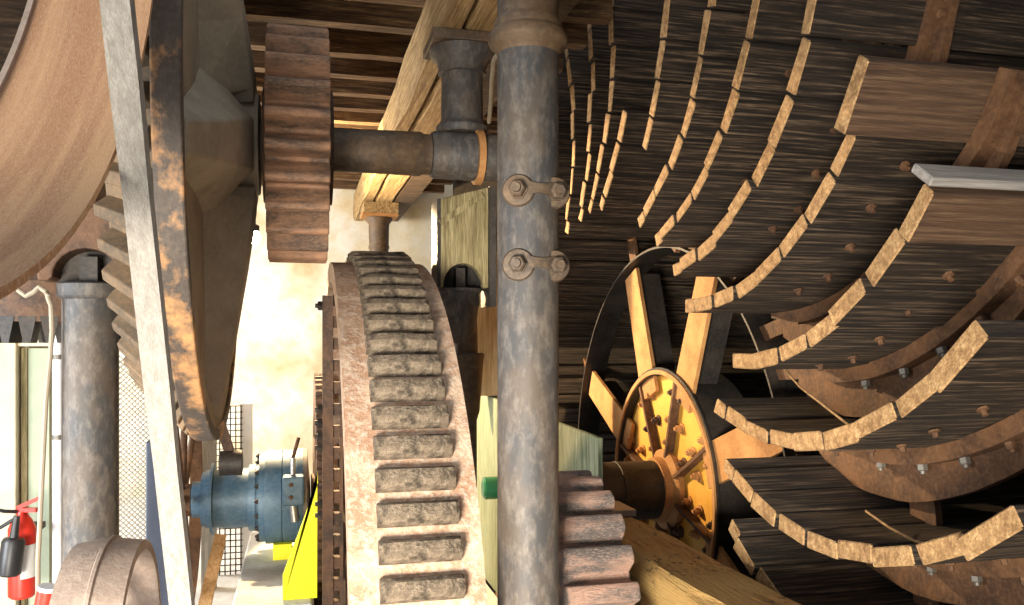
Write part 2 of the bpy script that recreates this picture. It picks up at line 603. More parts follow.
# ================================================================== GREY CAST COLUMN IN FRONT
CX, CY, CR = .691, 2.54, .0955
FLOOR = -EYE
col = thing('cast_iron_column', 'thick grey cast iron column with a moulded collar and bolted clamps in front of the waterwheel', 'column', (CX, CY, FLOOR))
MB().lathe((CX, CY, FLOOR), (0, 0, 1), [(0, .16), (.06, .16), (.08, .125), (.14, .105), (.2, CR), (2.5, CR)], 48).build('shaft', M['columniron'], col)
zc = at(530, 35, 2.63).z
MB().lathe((CX, CY, zc), (0, 0, 1), [(-.065, CR), (-.05, CR + .006), (-.035, CR + .026), (-.02, CR + .03), (0, CR + .024), (.012, CR + .012), (.03, CR + .012), (.04, CR + .006), (.05, CR), (1.316 - zc, CR + .004)], 48, caps=(False, True)).build('collar', M['columnrust'], col)
dv = Vector((-CX, -CY, 0)).normalized()                       # towards the room
sd_ = Vector((CS, -SN, 0))
for v in (191, 265):
    z = at(537, v, 2.55).z
    for u, name in ((520, 'bolt'), (556, 'bolt')):
        off = (u - 529.5) / F * 2.56
        nrm = (dv * math.sqrt(max(.0001, CR ** 2 - off ** 2)) + sd_ * off)
        nr = (dv + sd_ * (off / CR) * .35).normalized()
        p = Vector((CX, CY, z)) + nrm
        mb = MB()
        mb.lathe(p - nr * .02, nr, [(0, .05), (.022, .05), (.03, .045), (.031, .03)], 24)
        mb.build('washer', M['columnrust'], col)
        mb = MB()
        mb.lathe(p + nr * .01, nr, [(0, .03), (.012, .03)], 6)
        nut(mb, p + nr * .02, nr, .026, .026)
        mb.build('bolt', M['columnrust'], col)
    rows = []
    for i in range(9):
        off = -.028 + i * .0092 + .026
        nrm = dv * math.sqrt(CR ** 2 - min(off, .09) ** 2) + sd_ * off
        p = Vector((CX, CY, z + .006)) + nrm
        n2 = nrm.normalized()
        hw = .022 - .008 * math.sin(PI * i / 8)
        rows.append([p - n2 * .004 + Vector((0, 0, -hw)), p + n2 * .012 + Vector((0, 0, -hw)), p + n2 * .012 + Vector((0, 0, hw)), p - n2 * .004 + Vector((0, 0, hw))])
    mb = MB()
    mb.prof(rows)
    mb.build('link_plate', M['columnrust'], col)

# ================================================================== MAIN GEAR (front, with grey cogs)
GY, GZ, GR = 3.96, -1.34, 1.75
gear = thing('great_spur_gear', 'great pink-rusted spur gear with grey cogs set into its wide rim', 'gear', (.33, GY, GZ))
GL, GRT, TA, TB = .135, .523, .218, .455
RR = GR - .052
mb = MB()
N = 200
mb.ringx(GY, GZ, circ(N, RR), RR - .09, GL, GRT, 0, True)
mb.ringx(GY, GZ, circ(N, RR - .085), RR - .2, .30, .36)
mb.build('rim', M['gearpink'], gear)
mb = MB()
mb.ringx(GY, GZ, circ(96, .24), .1, .205, .5, 0, True)
mb.build('hub', M['rustdark'], gear)
for i in range(8):
    a = R(20 + 45 * i)
    e = lambda r: (.33, GY - r * math.cos(a), GZ + r * math.sin(a))
    MB().bar(e(.22), e(RR - .1), .05, .2, (0, math.sin(a), math.cos(a)), h1=.14).bar(e(.22), e(RR - .1), .2, .04, (0, math.sin(a), math.cos(a))).build('spoke', M['rustdark'], gear)


def cog(rough):
    rnd = random.Random(rough)
    mb = MB()
    w = .07
    rows = []
    for i, x in enumerate((TA, TA + .01, TA + .06, TA + .12, TA + .18, TB - .01, TB)):
        j = rnd.uniform(-.003, .003)
        e = .006 if i in (0, 6) else 0
        rows.append([(x, -RR + .01, -w / 2), (x, -RR - .03, -w / 2 + .003), (x, -GR + .012 + e, -w / 2 + .008 + j + e), (x, -GR + j + e, -w / 2 + .018), (x, -GR + j + e, w / 2 - .018), (x, -GR + .012 + e, w / 2 - .008 + j - e), (x, -RR - .03, w / 2 - .003), (x, -RR + .01, w / 2)])
    mb.prof(rows)
    return mb


PAR_INV = False
cp = []
for q in range(4):
    o = cog(q).build('cog', M['cog'], gear)
    for v in o.data.vertices:
        v.co.x -= .33
    cp.append(o)
for i in range(100):
    o = cp[i] if i < 4 else cp[i % 4].copy()
    if i >= 4:
        COL.objects.link(o)
        o.parent = gear
    o.rotation_euler = (-R(3.6 * i + .5), 0, 0)
PAR_INV = True
mb = MB()
mb.lathe((.2, GY, GZ), (1, 0, 0), [(0, .1), (.4, .1)], 32)
mb.build('shaft', M['rustdark'], gear)
# floor blocks carrying its shaft are hidden behind the rim

# second bolted ring behind it, on the gearbox axis
QY, QZ, QR = 5.0, -.88, 1.16
q = thing('bolted_ring_gear', 'dark slotted ring gear with square bolt heads behind the great gear rim', 'gear', (.1, QY, QZ))
FLR = FLOOR
mb = MB()
mb.ringx(QY, QZ, gear_outline(64, .70, .66, .45, .7), .5, .085, .128)
mb.build('rim', M['rustdark'], q)
mb = MB()
mb.ringx(QY, QZ, circ(24, .12), .04, .066, .13)
mb.build('hub', M['rustdark'], q)
for i in range(6):
    a = R(30 + 60 * i)
    e = lambda r: (.105, QY - r * math.cos(a), QZ + r * math.sin(a))
    MB().bar(e(.11), e(.55), .04, .09, (0, math.sin(a), math.cos(a))).build('spoke', M['rustdark'], q)

# upright slotted rack post just left of the great gear
rk = thing('slotted_post', 'narrow dark upright iron post with square slots and bolt heads beside the great gear', 'post', (.14, 3.86, FLOOR))
mb = MB()
mb.box(.10, .146, 3.82, 3.88, FLOOR, .205)
mb.build('post_plate', M['rustdark'], rk)
mb = MB()
mb.box(.176, .19, 3.84, 3.88, FLOOR, .205)
for i in range(18):
    z = .16 - i * .0975
    mb.box(.147, .176, 3.835, 3.88, z, z + .052)
mb.build('slot_ladder', M['rustdark'], rk)
for z in (.16, -.3, -.36, -.42, -.47, -.72, -.77):
    mb = MB()
    nut(mb, (.101, 3.85, z), (-1, 0, 0), .02, .018, seg=4)
    mb.build('bolt', M['darkiron'], rk)

# ================================================================== LINE SHAFT with gear wheel and pinion
AY, AZ = 3.59, .80
ls = thing('geared_line_shaft', 'overhead iron shaft with the brown toothed pinion and the big cone-toothed gear wheel', 'geared shaft', (0, AY, AZ))
mb = MB()
mb.lathe((-.7, AY, AZ), (1, 0, 0), [(0, .09), (.95, .09), (1.2, .093), (1.21, .085), (1.242, .085)], 36)
mb.build('shaft', M['columnrust'], ls)
PR = .474
pin = MB()
pin.ringx(AY, AZ, gear_outline(25, PR, PR - .078, .22, .86, R(3)), .2, -.122, .112)
pin_o = pin.build('pinion', M['pinion'], ls, bevel=.006)
mb = MB()
mb.ringx(AY, AZ, circ(48, .23), .08, -.14, .132, 0, True)
mb.build('pinion_hub', M['rustdark'], pin_o)
WR = 1.19
gw = MB()
# outer smooth tread flange
gw.ringx(AY, AZ, circ(140, WR), WR - .045, -.385, -.305, 0, True)
gw_o = gw.build('gear_wheel', M['treadrust'], ls, bevel=.006)
mb = MB()
mb.ringx(AY, AZ, circ(120, WR - .04), .2, -.375, -.345)
# inner stiffening ring
mb.ringx(AY, AZ, circ(96, WR - .03), WR - .13, -.35, -.318)
mb.build('web', M['wheeliron'], gw_o)
MB().lathe((-.39, AY, AZ), (1, 0, 0), [(0, .25), (.16, .235), (.2, .21), (.235, .2), (.238, .1)], 48).build('wheel_hub', M['wheeliron'], gw_o)
for i in range(5):
    a = R(-12 + 72 * i)
    ca, sa = math.cos(a), math.sin(a)
    # arm: a narrow ridge whose flanks spread down onto the web
    mb = MB()
    rows = []
    for r, x, wt, wb in ((.2, -.168, .1, .2), (.26, -.17, .095, .3), (.5, -.2, .08, .2), (.8, -.245, .06, .13), (1.1, -.3, .045, .09)):
        q = lambda s_, xx: (xx, AY - r * ca + s_ * sa, AZ + r * sa + s_ * ca)
        rows.append([q(-wb, -.347), q(-wt, x), q(wt, x), q(wb, -.347)])
    mb.prof(rows)
    mb.sm = [False] * len(mb.sm)
    mb.build('arm', M['wheeliron'], gw_o, bevel=.008)
# bevel teeth facing away to the left
mb = MB()
NT = 58
for i in range(NT):
    a = 2 * PI * i / NT
    p = 2 * PI / NT
    vs = []
    for x, r0, r1 in ((-.37, 1.09, 1.17), (-.545, .91, .985)):
        for da, r in ((-.34, r0), (-.17, r1), (.17, r1), (.34, r0)):
            aa = a + p * da
            xx = x - (.04 if r == r1 else 0)
            vs.append((xx, AY - r * math.cos(aa), AZ + r * math.sin(aa)))
    mb.add(vs, [(0, 1, 2, 3), (7, 6, 5, 4), (0, 4, 5, 1), (1, 5, 6, 2), (2, 6, 7, 3), (3, 7, 4, 0)])
mb.lathe((-.36, AY, AZ), (-1, 0, 0), [(0, 1.12), (.2, .92), (.2, .8), (.0, .9)], 96, closed=True)
mb.build('bevel_teeth', M['bevelteeth'], gw_o, bevel=.005)

# bearing at the end of the shaft
be = thing('shaft_bearing', 'grey and rust-streaked cylindrical bearing housing at the end of the overhead shaft', 'bearing', (.6, AY, AZ))
MB().lathe((.545, AY, AZ), (1, 0, 0), [(0, .092), (.012, .1), (.185, .102), (.19, .102)], 40).build('housing', M['columniron'], be)
MB().lathe((.737, AY, AZ), (1, 0, 0), [(0, .118), (.028, .118)], 40).build('end_flange', M['rustorange'], be)
MB().lathe((.766, AY, AZ), (1, 0, 0), [(0, .1), (.13, .1), (.135, .108), (.17, .108)], 40).build('cap', M['columniron'], be)

# column above and pedestal below the bearing
PX, PY = .69, 3.68
tc = thing('flared_column_head', 'short dark iron column with a flared capital between bearing and timber beam', 'column', (PX - .09, PY, AZ + .1))
hx = at(462, 100, 3.7)
MB().lathe((hx.x, hx.y, .905), (0, 0, 1), [(0, .105), (.012, .115), (.03, .115), (.045, .1), (.06, .092), (.26, .09), (.262, .104), (.285, .104), (.31, .112), (.34, .14), (.365, .145), (.367, .13)], 40).build('drum', M['columniron'], tc)
MB().box(hx.x - .15, hx.x + .2, hx.y - .15, hx.y + .15, 1.272, 1.315).build('cap_plate', M['columnrust'], tc, bevel=.005)

pd = thing('bearing_pedestal', 'mossy green casing pedestal with an arched niche under the overhead bearing', 'pedestal', (PX, PY + .1, FLOOR))
# front with arch: polygon in XZ extruded in Y
y0 = 3.60
def xz(u, v, d=3.62):
    p = at(u, v, d)
    return p.x, p.z
xl, xr = xz(441, 250)[0], xz(492, 250)[0]
z0, zt = xz(460, 287)[1], .675
axc = (xz(444, 280)[0] + xz(486, 280)[0]) / 2
arad = (xz(486, 280)[0] - xz(444, 280)[0]) / 2
poly = [(xl, z0), (axc - arad, z0)]
for i in range(13):
    a = PI - PI * i / 12
    poly.append((axc + arad * math.cos(a), z0 + .005 + arad * 1.15 * math.sin(a)))
poly += [(axc + arad, z0), (xr, z0), (xr, zt), (xl, zt - .06)]
mb = MB()
mb.prismy(poly, y0, y0 + .05)
mb.build('arched_panel', M['mosswood'], pd, bevel=.004)
mb = MB()
mb.box(xl, xr, y0 + .14, y0 + .16, z0, zt - .06)
mb.box(xl - .015, xl, y0 - .005, y0 + .16, z0, zt - .06)
mb.box(xr, xr + .03, y0 - .02, y0 + .16, z0 - .08, zt)
mb.box(axc - .02, axc + .02, y0 + .06, y0 + .14, z0, z0 + .09)
mb.build('casing_back', M['darkiron'], pd)
mb = MB()
pa, pb = at(441, 222, 3.6), at(486, 192, 3.6)
mb.bar((pa.x, y0 - .008, pa.z), (pb.x, y0 - .008, pb.z), .02, .025, (0, 0, 1))
mb.build('slanting_batten', M['mosswood'], pd)
cxp = (xz(447, 300)[0] + xz(483, 300)[0]) / 2
mb = MB()
mb.lathe((cxp, y0 + .1, z0), (0, 0, -1), [(0, .1), (.012, .1), (.02, .09), (.07, .092), (.085, .085), (.2, .075), (.24, .055)], 36)
mb.build('drum', M['columniron'], pd)
mb = MB()
mb.lathe((cxp + .03, y0 + .1, -.05), (0, 0, -1), [(-.2, .05), (0, .055), (0, .08), (.01, .085), (.03, .08), (.26, .062), (.3, .05), (1.55, .05)], 32)
mb.build('funnel', M['columnrust'], pd)

# ================================================================== BEAMS, JOISTS, CEILING, FAR COLUMN
CZ = 1.6
def beam(name, label, x0, x1, ya, yb, za, zb, seed, mat='oldbeam'):
    rnd = random.Random(seed)
    mb = MB()
    rows = []
    n = 14
    for i in range(n + 1):
        y = ya + (yb - ya) * i / n
        j = [rnd.uniform(-.012, .012) for _ in range(6)]
        rows.append([(x0 + j[0] + .012, y, za), (x1 - .012 + j[1], y, za + j[2] * .3), (x1, y, za + .03), (x1, y, zb), (x0 + j[3], y, zb), (x0 + j[4], y, za + .03 + j[5])])
    mb.prof(rows)
    mb.sm = [False] * len(mb.sm)
    o = mb.build(name, M[mat])
    return tag(o, label, 'beam')


beam('timber_beam', 'old yellow timber beam running away overhead from the flared column head', .575, .675, 1.2, 9.35, 1.318, 1.59, 1)
beam('timber_beam', 'rough timber beam paired with the yellow one, beyond the narrow dark gap', .69, .86, 1.2, 9.35, 1.318, 1.59, 2)
fc = thing('far_column', 'slim rust-brown column against the far wall under the timber corbel', 'column', (.75, 8.27, FLOOR))
MB().lathe((.75, 8.27, FLOOR), (0, 0, 1), [(0, .12), (.1, .095), (2.5, .092), (2.502, .1), (2.53, .1), (2.532, .095), (2.74, .1), (2.78, .13), (2.8, .13)], 32).build('shaft', M['columnrust'], fc)
MB().box(.58, .92, 8.1, 8.44, 1.202, 1.225).build('cap_plate', M['rustorange'], fc)
MB().box(.59, .91, 8.02, 8.52, 1.226, 1.316).build('corbel_block', M['oldbeam'], fc)

jl = [(3.93, .2, 'pale'), (4.3, -.28, 'a'), (4.74, -.28, 'pale'), (5.12, -.6, 'a'), (5.5, -1.6, 'a'), (5.85, -1.6, 'a'), (6.2, -1.6, 'a'), (6.6, -1.6, 'a'), (7.0, -1.6, 'a'), (7.45, -1.6, 'a'), (7.9, -1.6, 'a'), (8.4, -1.6, 'a'), (8.9, -1.6, 'a')]
ords = ['nearest', 'second nearest', 'third nearest', 'fourth nearest', 'fifth nearest', 'sixth nearest', 'seventh nearest', 'seventh farthest', 'sixth farthest', 'fifth farthest', 'fourth farthest', 'third farthest', 'second farthest', 'farthest']
ords = ords[:7] + ['sixth farthest', 'fifth farthest', 'fourth farthest', 'third farthest', 'second farthest', 'farthest']
for (y, x0, k), w in zip(jl, ords):
    mb = MB()
    rnd = random.Random(int(y * 100))
    n = 8
    rows = []
    for i in range(n + 1):
        x = x0 + (1.5 - x0) * i / n
        j = rnd.uniform(-.008, .008)
        rows.append([(x, y + j, 1.592), (x, y + .085 + j, 1.592), (x, y + .085, 1.74), (x, y, 1.74)])
    mb.prof(rows)
    mb.sm = [False] * len(mb.sm)
    o = mb.build('ceiling_joist', M['joist'])
    tag(o, 'rough brown ceiling joist, the %s of the row over the timber beams' % w, 'joist', 'ceiling joists over the timber beams')
mb = MB()
y = 3.6
while y < 9.35:
    x0 = -.285 if y < 4.95 else -2.2
    mb.box(x0, 1.5, y, y + .19, 1.742, 1.775 + .004 * (int(y * 10) % 2))
    y += .195
struct(mb.build('ceiling', M['deck']))
struct(MB().box(-4, 2.2, 9.4, 9.6, FLOOR, 1.8).build('wall_back', M['plaster']))
struct(MB().box(-4.5, -1.22, 5.0, 5.2, FLOOR, 2.6).build('wall_left', M['plaster']))
# floor with the wheel pit beyond its edge
fl_ = MB()
fl_.box(-5, .07, -3, 9.6, FLOOR - .2, FLOOR).box(.6, 1.2, -3, 9.6, FLOOR - .2, FLOOR)
fl_.box(.07, .6, -3, 2.1, FLOOR - .2, FLOOR).box(.07, .6, 5.8, 9.6, FLOOR - .2, FLOOR)
struct(fl_.build('floor', M['concrete']))
struct(MB().box(-4.4, -1.15, 4.55, 4.98, .92, 2.29).build('trim_1', M['deck']))
struct(MB().box(-5, -.7, 2.8, 5.2, 2.3, 2.4).build('ceiling_left', M['deck']))
struct(MB().box(1.2, 5.2, -3, 9.6, -4.3, -4.1).build('floor_pit', M['stone']))
struct(MB().box(1.501, 5.2, 8.2, 8.4, -4.1, 3.2).build('wall_pit', M['stone']))
struct(MB().box(5.0, 5.2, -1.0, 8.2, -4.1, 3.2).build('wall_right', M['stone']))
struct(MB().box(1.1, 5.2, -1.2, -1.0, -4.1, 2.45).build('wall_front', M['stone']))
struct(MB().box(1.501, 5.2, -1.2, 8.4, 2.45, 2.55).build('ceiling_wheelhouse', M['deck']))
struct(MB().box(1.22, 1.44, -3, 3.6, -4.1, -1.06).build('wall_low', M['concrete']))

# sill timber
sl = MB()
rnd = random.Random(5)
rows = []
for i in range(17):
    y = .2 + 3.38 * i / 16
    j = [rnd.uniform(-.01, .01) for _ in range(4)]
    rows.append([(1.215 + j[0], y, -1.055), (1.475, y, -1.055), (1.495 + j[1], y, -.82), (1.47 + j[2], y, -.792 + j[3] * .3), (1.24 + j[0], y, -.79 + j[2] * .3), (1.212 + j[3], y, -.82)])
sl.prof(rows)
sl.sm = [False] * len(sl.sm)
tag(sl.build('sill_timber', M['sill']), 'mossy orange-brown sill timber lying along the edge of the wheel pit', 'timber')
pl = at(632, 512, 3.95)
tag(MB().box(1.22, 1.5, 3.62, 3.85, -.80, -.77).build('metal_strip', M['steel'], bevel=.003), 'thin pale metal strip at the far end of the sill timber', 'strip')

# green board in front of the axle
gb = MB()
pA, pB = at(603, 440, 3.55), at(470, 391, 5.9)
gb.hexa([(1.22, 3.36, FLOOR), (1.24, 3.36, FLOOR), (1.24, 5.9, FLOOR), (1.22, 5.9, FLOOR), (1.22, 3.36, -.405), (1.24, 3.36, -.405), (1.24, 5.9, -.355), (1.22, 5.9, -.355)])
tag(gb.build('board_partition', M['greenboard']), 'green-washed board partition hiding the near end of the wheel axle', 'partition')
tp = at(486, 350, 5.2)
tag(MB().box(tp.x - .16, tp.x + .2, 5.5, 5.53, -.36, .6).build('board', M['tanboard']), 'plain tan board standing behind the pedestal', 'board')

# ================================================================== SMALL PINION BOTTOM CENTRE
SY, SZ, SR = 3.0, -.97, .485
sp = thing('small_spur_pinion', 'pink and grey crusted spur pinion with thick teeth at the foot of the grey column', 'gear', (1.0, SY, SZ))
mb = MB()
mb.ringx(SY, SZ, gear_outline(24, SR, SR - .07, .4, .72, R(5)), .12, .83, 1.07)
mb.build('toothed_rim', M['smallpinion'], sp, bevel=.008)
mb = MB()
mb.lathe((.8, SY, SZ), (1, 0, 0), [(0, .115), (.395, .115)], 30)
mb.build('shaft', M['rustdark'], sp)

# ================================================================== LEFT SIDE
# big belt pulley
bp = thing('belt_pulley', 'huge sandy rust-brown pulley rim looming at the top left of the mill', 'pulley', (-.47, .71, 1.813))
mb = MB()
prof = []
UY, UZ, UR = .71, 1.813, 1.8
outer = circ(220, UR + .014)
mb.ringx(UY, UZ, outer, UR, -.6, -.35, 0, True)
for k in range(len(mb.sm)):
    mb.sm[k] = True
mb.build('rim', M['pulley'], bp)
for i in range(6):
    a = R(20 + 60 * i)
    e = lambda r: (-.59, UY - r * math.cos(a), UZ + r * math.sin(a))
    if UZ + 1.7 * math.sin(a) > 1.4:
        MB().bar(e(.2), e(UR), .04, .12, (0, math.sin(a), math.cos(a))).build('spoke', M['pulley'], bp)
MB().lathe((-.66, UY, UZ), (1, 0, 0), [(0, .2), (.3, .2)], 32).build('hub', M['pulley'], bp)
MB().ringx(UY, UZ, circ(220, UR + .014), UR - .012, -.612, -.6).build('rim_edge', M['pulley2'], bp)

# leaning timber
p0, p1 = at(117, 0, 1.5), at(182, 604, 2.05)
dd = (p1 - p0)
top, bot = p0 - dd * .35, p0 + dd * ((FLOOR - p0.z) / dd.z)
mb = MB()
rows = []
rnd = random.Random(9)
for i in range(15):
    p = top + (bot - top) * i / 14
    w, h = .027 + rnd.uniform(-.0012, .0012), .011
    a, b = Vector((CS, -SN, 0)), Vector((SN, CS, 0))
    rows.append([p - a * w - b * h, p + a * w - b * h, p + a * w + b * h, p - a * w + b * h])
mb.prof(rows)
mb.sm = [False] * len(mb.sm)
tag(mb.build('leaning_timber', M['greywood']), 'weathered grey timber batten leaning upright between pulley and gear wheel', 'timber')

# left column
LX, LY, LR = -.742, 3.38, .094
lc = thing('left_column', 'smooth dark iron column with a moulded cap beside the fire extinguisher', 'column', (LX, LY, FLOOR))
zcap = at(90, 300, 3.1).z
MB().lathe((LX, LY, FLOOR), (0, 0, 1), [(0, .15), (.06, .15), (.09, LR), (zcap - FLOOR, LR), (zcap - FLOOR + .006, LR + .012), (zcap - FLOOR + .015, LR + .018), (zcap - FLOOR + .055, LR + .018), (zcap - FLOOR + .06, LR + .006), (zcap - FLOOR + .065, .06)], 44).build('shaft', M['columniron'], lc)
# arched casting over it
zb = zcap + .066
ca = thing('arched_bracket', 'rough dark iron bracket with an arched opening sitting on the left column cap', 'bracket', (LX, LY, zb))
poly = [(-.16, 0), (-.125, 0)]
for i in range(13):
    a = PI - PI * i / 12
    poly.append((.0 + .112 * math.cos(a), .012 + .105 * math.sin(a)))
poly += [(.125, 0), (.15, 0), (.16, .12), (.12, .26), (.0, .27), (-.1, .24), (-.165, .12)]
mb = MB()
mb.prismy([(LX + x, zb + z) for x, z in poly], LY - .06, LY + .06)
mb.build('arch_casting', M['rustdark'], ca, bevel=.006)
mb = MB()
mb.box(LX - .03, LX + .03, LY - .03, LY + .05, zb + .002, zb + .09)
mb.box(LX - .14, LX + .14, LY + .05, LY + .062, zb + .001, zb + .16)
mb.build('web_lug', M['darkiron'], ca)
tag(MB().lathe((-.99, 3.59, .62), (1, 0, 0), [(-.2, .16), (.25, .16), (.26, .13)], 32).build('bearing_drum', M['rust']), 'maroon-brown round iron drum behind the pulley and the cone-shaped teeth', 'bearing')

# crown gear with teeth hanging down
KX, KY, KZ = -1.03, 4.06, .08
cg = thing('crown_gear', 'dark crown gear with pointed teeth hanging down behind the left column', 'gear', (KX, KY, KZ))
mb = MB()
mb.lathe((KX, KY, KZ), (0, 0, 1), [(0, .4), (.16, .4), (.16, .28), (0, .28)], 60, closed=True)
mb.build('ring', M['rustdark'], cg)
mb = MB()
nt_ = 32
for i in range(nt_):
    a = 2 * PI * i / nt_
    vs = []
    for r in (.3, .402):
        for da, z in ((-.42, .02), (-.16, -.085), (.16, -.085), (.42, .02)):
            aa = a + 2 * PI / nt_ * da
            vs.append((KX + r * math.cos(aa), KY + r * math.sin(aa), KZ + z))
    mb.add(vs, [(0, 1, 2, 3), (7, 6, 5, 4), (0, 4, 5, 1), (1, 5, 6, 2), (2, 6, 7, 3), (3, 7, 4, 0)])
mb.build('hanging_teeth', M['darkiron'], cg)
MB().lathe((KX, KY, KZ + .02), (0, 0, 1), [(0, .28), (.05, .28), (.06, .1), (.3, .1)], 40).build('disc', M['rustdark'], cg)

# cream post, green door strip, white pipe on the left wall
a0, a1 = at(4, 400, 4.6), at(35, 400, 4.6)
cpst = thing('cream_post', 'cream painted wooden post with a cross rail at the left wall', 'post', (a0.x, 4.9, FLOOR))
MB().box(a0.x, a1.x - .02, 4.84, 4.96, FLOOR, at(20, 318, 4.6).z).build('upright', M['cream'], cpst, bevel=.006)
MB().box(a1.x - .018, at(64, 340, 4.6).x, 4.86, 4.94, at(20, 346, 4.6).z, at(20, 332, 4.6).z).build('cross_rail', M['cream'], cpst, bevel=.004)
g0, g1 = at(39, 400, 4.6), at(54, 400, 4.6)
gp = thing('narrow_door', 'narrow pale green door leaf with a dark edge beside the white pipe', 'door', (g0.x, 4.93, FLOOR))
MB().box(g0.x, g1.x + .02, 4.90, 4.95, FLOOR, at(20, 348, 4.6).z).build('leaf', M['green'], gp)
MB().box(g0.x - .03, g0.x - .002, 4.89, 4.95, FLOOR, at(20, 348, 4.6).z).build('edge_strip', M['mosswood'], gp)
wp = at(58, 400, 4.4)
wpt = thing('white_pipe', 'shiny white vertical pipe between green panel and left column', 'pipe', (wp.x, wp.y, FLOOR))
MB().tube((wp.x, wp.y, FLOOR), (wp.x, wp.y, at(58, 333, 4.4).z), .027, seg=24).build('pipe', M['white'], wpt)
for v in (357, 437):
    z = at(58, v, 4.4).z
    MB().lathe((wp.x, wp.y, z), (0, 0, 1), [(-.012, .03), (.012, .03)], 24).build('clip', M['wire'], wpt)
# hanging hose
pts = [at(u, v, 3.0) for u, v in ((18, 290), (26, 296), (34, 292), (39, 287), (46, 292), (51, 306), (52, 330), (50, 360), (46, 400), (44, 440), (42, 480), (40, 520), (38, 560), (38, 600), (37, 640))]
sm = []
for i in range(len(pts) - 1):
    for t in (0, .33, .66):
        sm.append(pts[i].lerp(pts[i + 1], t))
tag(MB().path(sm + [pts[-1]], .0085, 8).build('hanging_cable', M['cable']), 'pale beige cable hanging in a hook beside the cream post', 'cable')

# fire extinguisher
ex = at(22, 560, 4.1)
EXR = .061
fe = thing('fire_extinguisher', 'red fire extinguisher with a fat black horn hanging at the cream post', 'fire extinguisher', (ex.x, ex.y, at(22, 597, 4.1).z))
zb_, zt_ = at(22, 597, 4.1).z, at(22, 518, 4.1).z
MB().lathe((ex.x, ex.y, zb_), (0, 0, 1), [(0, .05), (.012, EXR), (zt_ - zb_ - .05, EXR), (zt_ - zb_ - .01, .045), (zt_ - zb_ + .02, .024), (zt_ - zb_ + .035, .024)], 36).build('cylinder', M['red'], fe)
MB().bar((ex.x - .02, ex.y, zt_ + .05), (ex.x + .09, ex.y - .02, zt_ + .1), .025, .018).bar((ex.x - .02, ex.y, zt_ + .04), (ex.x + .07, ex.y - .02, zt_ + .04), .025, .02).build('valve_lever', M['red'], fe)
h0 = at(16, 575, 3.98)
MB().lathe((h0.x - .03, h0.y, h0.z), (.12, 0, 1), [(0, .04), (.01, .05), (.16, .05), (.175, .042), (.18, .02), (.28, .014)], 28).build('horn', M['black'], fe)
hs = [Vector((ex.x, ex.y, zt_ + .03)), Vector((ex.x - .06, ex.y - .05, zt_ + .045)), Vector((ex.x - .16, ex.y - .06, zt_ + .075)), Vector((ex.x - .2, ex.y - .07, zt_ + .03)), Vector((ex.x - .15, ex.y - .09, zt_ - .02)), Vector((ex.x - .06, ex.y - .11, zt_ - .02)), Vector((h0.x + .002, h0.y, h0.z + .27))]
s2 = []
for i in range(len(hs) - 1):
    for t in (0, .25, .5, .75):
        s2.append(hs[i].lerp(hs[i + 1], t))
MB().path(s2 + [hs[-1]], .009, 8).build('hose', M['black'], fe)
mb = MB()
rows = []
for i in range(7):
    a = R(-80 + 16 * i)
    rows.append([(ex.x + math.cos(a) * (EXR + .002), ex.y + math.sin(a) * (EXR + .002), zb_ + .1), (ex.x + math.cos(a) * (EXR + .002), ex.y + math.sin(a) * (EXR + .002), zb_ + .26)])
vs = [p for r in rows for p in r]
mb.add(vs, [(2 * i, 2 * i + 2, 2 * i + 3, 2 * i + 1) for i in range(6)], 0, True)
mb.build('paper_label', M['label'], fe)
# floor blocking: the cylinder hangs from a bracket on the post
MB().box(ex.x - .03, ex.x + .03, ex.y + EXR - .005, 4.838, zb_ + .28, zb_ + .31).build('wall_bracket', M['darkiron'], fe)

rp0, rp1 = at(38, 640, 2.9), at(48, 590, 2.9)
rp = thing('red_tube', 'orange-red leaning tube with a white top end at the bottom left', 'tube', rp0)
MB().tube(rp0 + (rp0 - rp1) * 1.2, rp1, .034, seg=24).build('tube_body', M['red'], rp)
MB().tube(rp1, rp1 + (rp1 - rp0).normalized() * .014, .034, seg=24).build('end_cap', M['white'], rp)

# wire mesh guard
w0, w1 = at(112, 450, 4.0), at(149, 450, 4.0)
wm = thing('mesh_guard', 'tall diamond wire mesh guard between left column and leaning timber', 'mesh guard', (w0.x, 4.5, FLOOR))
mb = MB()
zt, X0, X1 = at(130, 325, 4.0).z, w0.x, w1.x
zz = FLOOR + .01
pitch = .026
yy = 4.5
x = X0
n = 0
z = FLOOR - (X1 - X0) * 1.0
while z < zt:
    for sgn in (1, -1):
        za, zb2 = (z, z + (X1 - X0)) if sgn == 1 else (z + (X1 - X0), z)
        xa, xb = X0, X1
        if min(za, zb2) > FLOOR and max(za, zb2) < zt:
            mb.bar((xa, yy + .003 * sgn, za), (xb, yy + .003 * sgn, zb2), .006, .006, (0, 1, 0))
    z += pitch
mb.build('wire_netting', M['wire'], wm)
MB().box(X1, X1 + .015, yy - .01, yy + .01, FLOOR, zt).box(X0 - .015, X0, yy - .01, yy + .01, FLOOR, zt).build('frame', M['wire'], wm)

# dark steel cabinet behind the timber
s0, s1 = at(146, 500, 3.9), at(168, 500, 3.9)
sc_ = thing('steel_cabinet', 'dark slate-blue steel cabinet standing behind the leaning timber', 'cabinet', (s0.x, 4.2, FLOOR))
MB().box(s0.x + .01, s1.x + .02, 4.12, 4.24, FLOOR, at(150, 440, 3.9).z).build('body', M['slate'], sc_, bevel=.006)

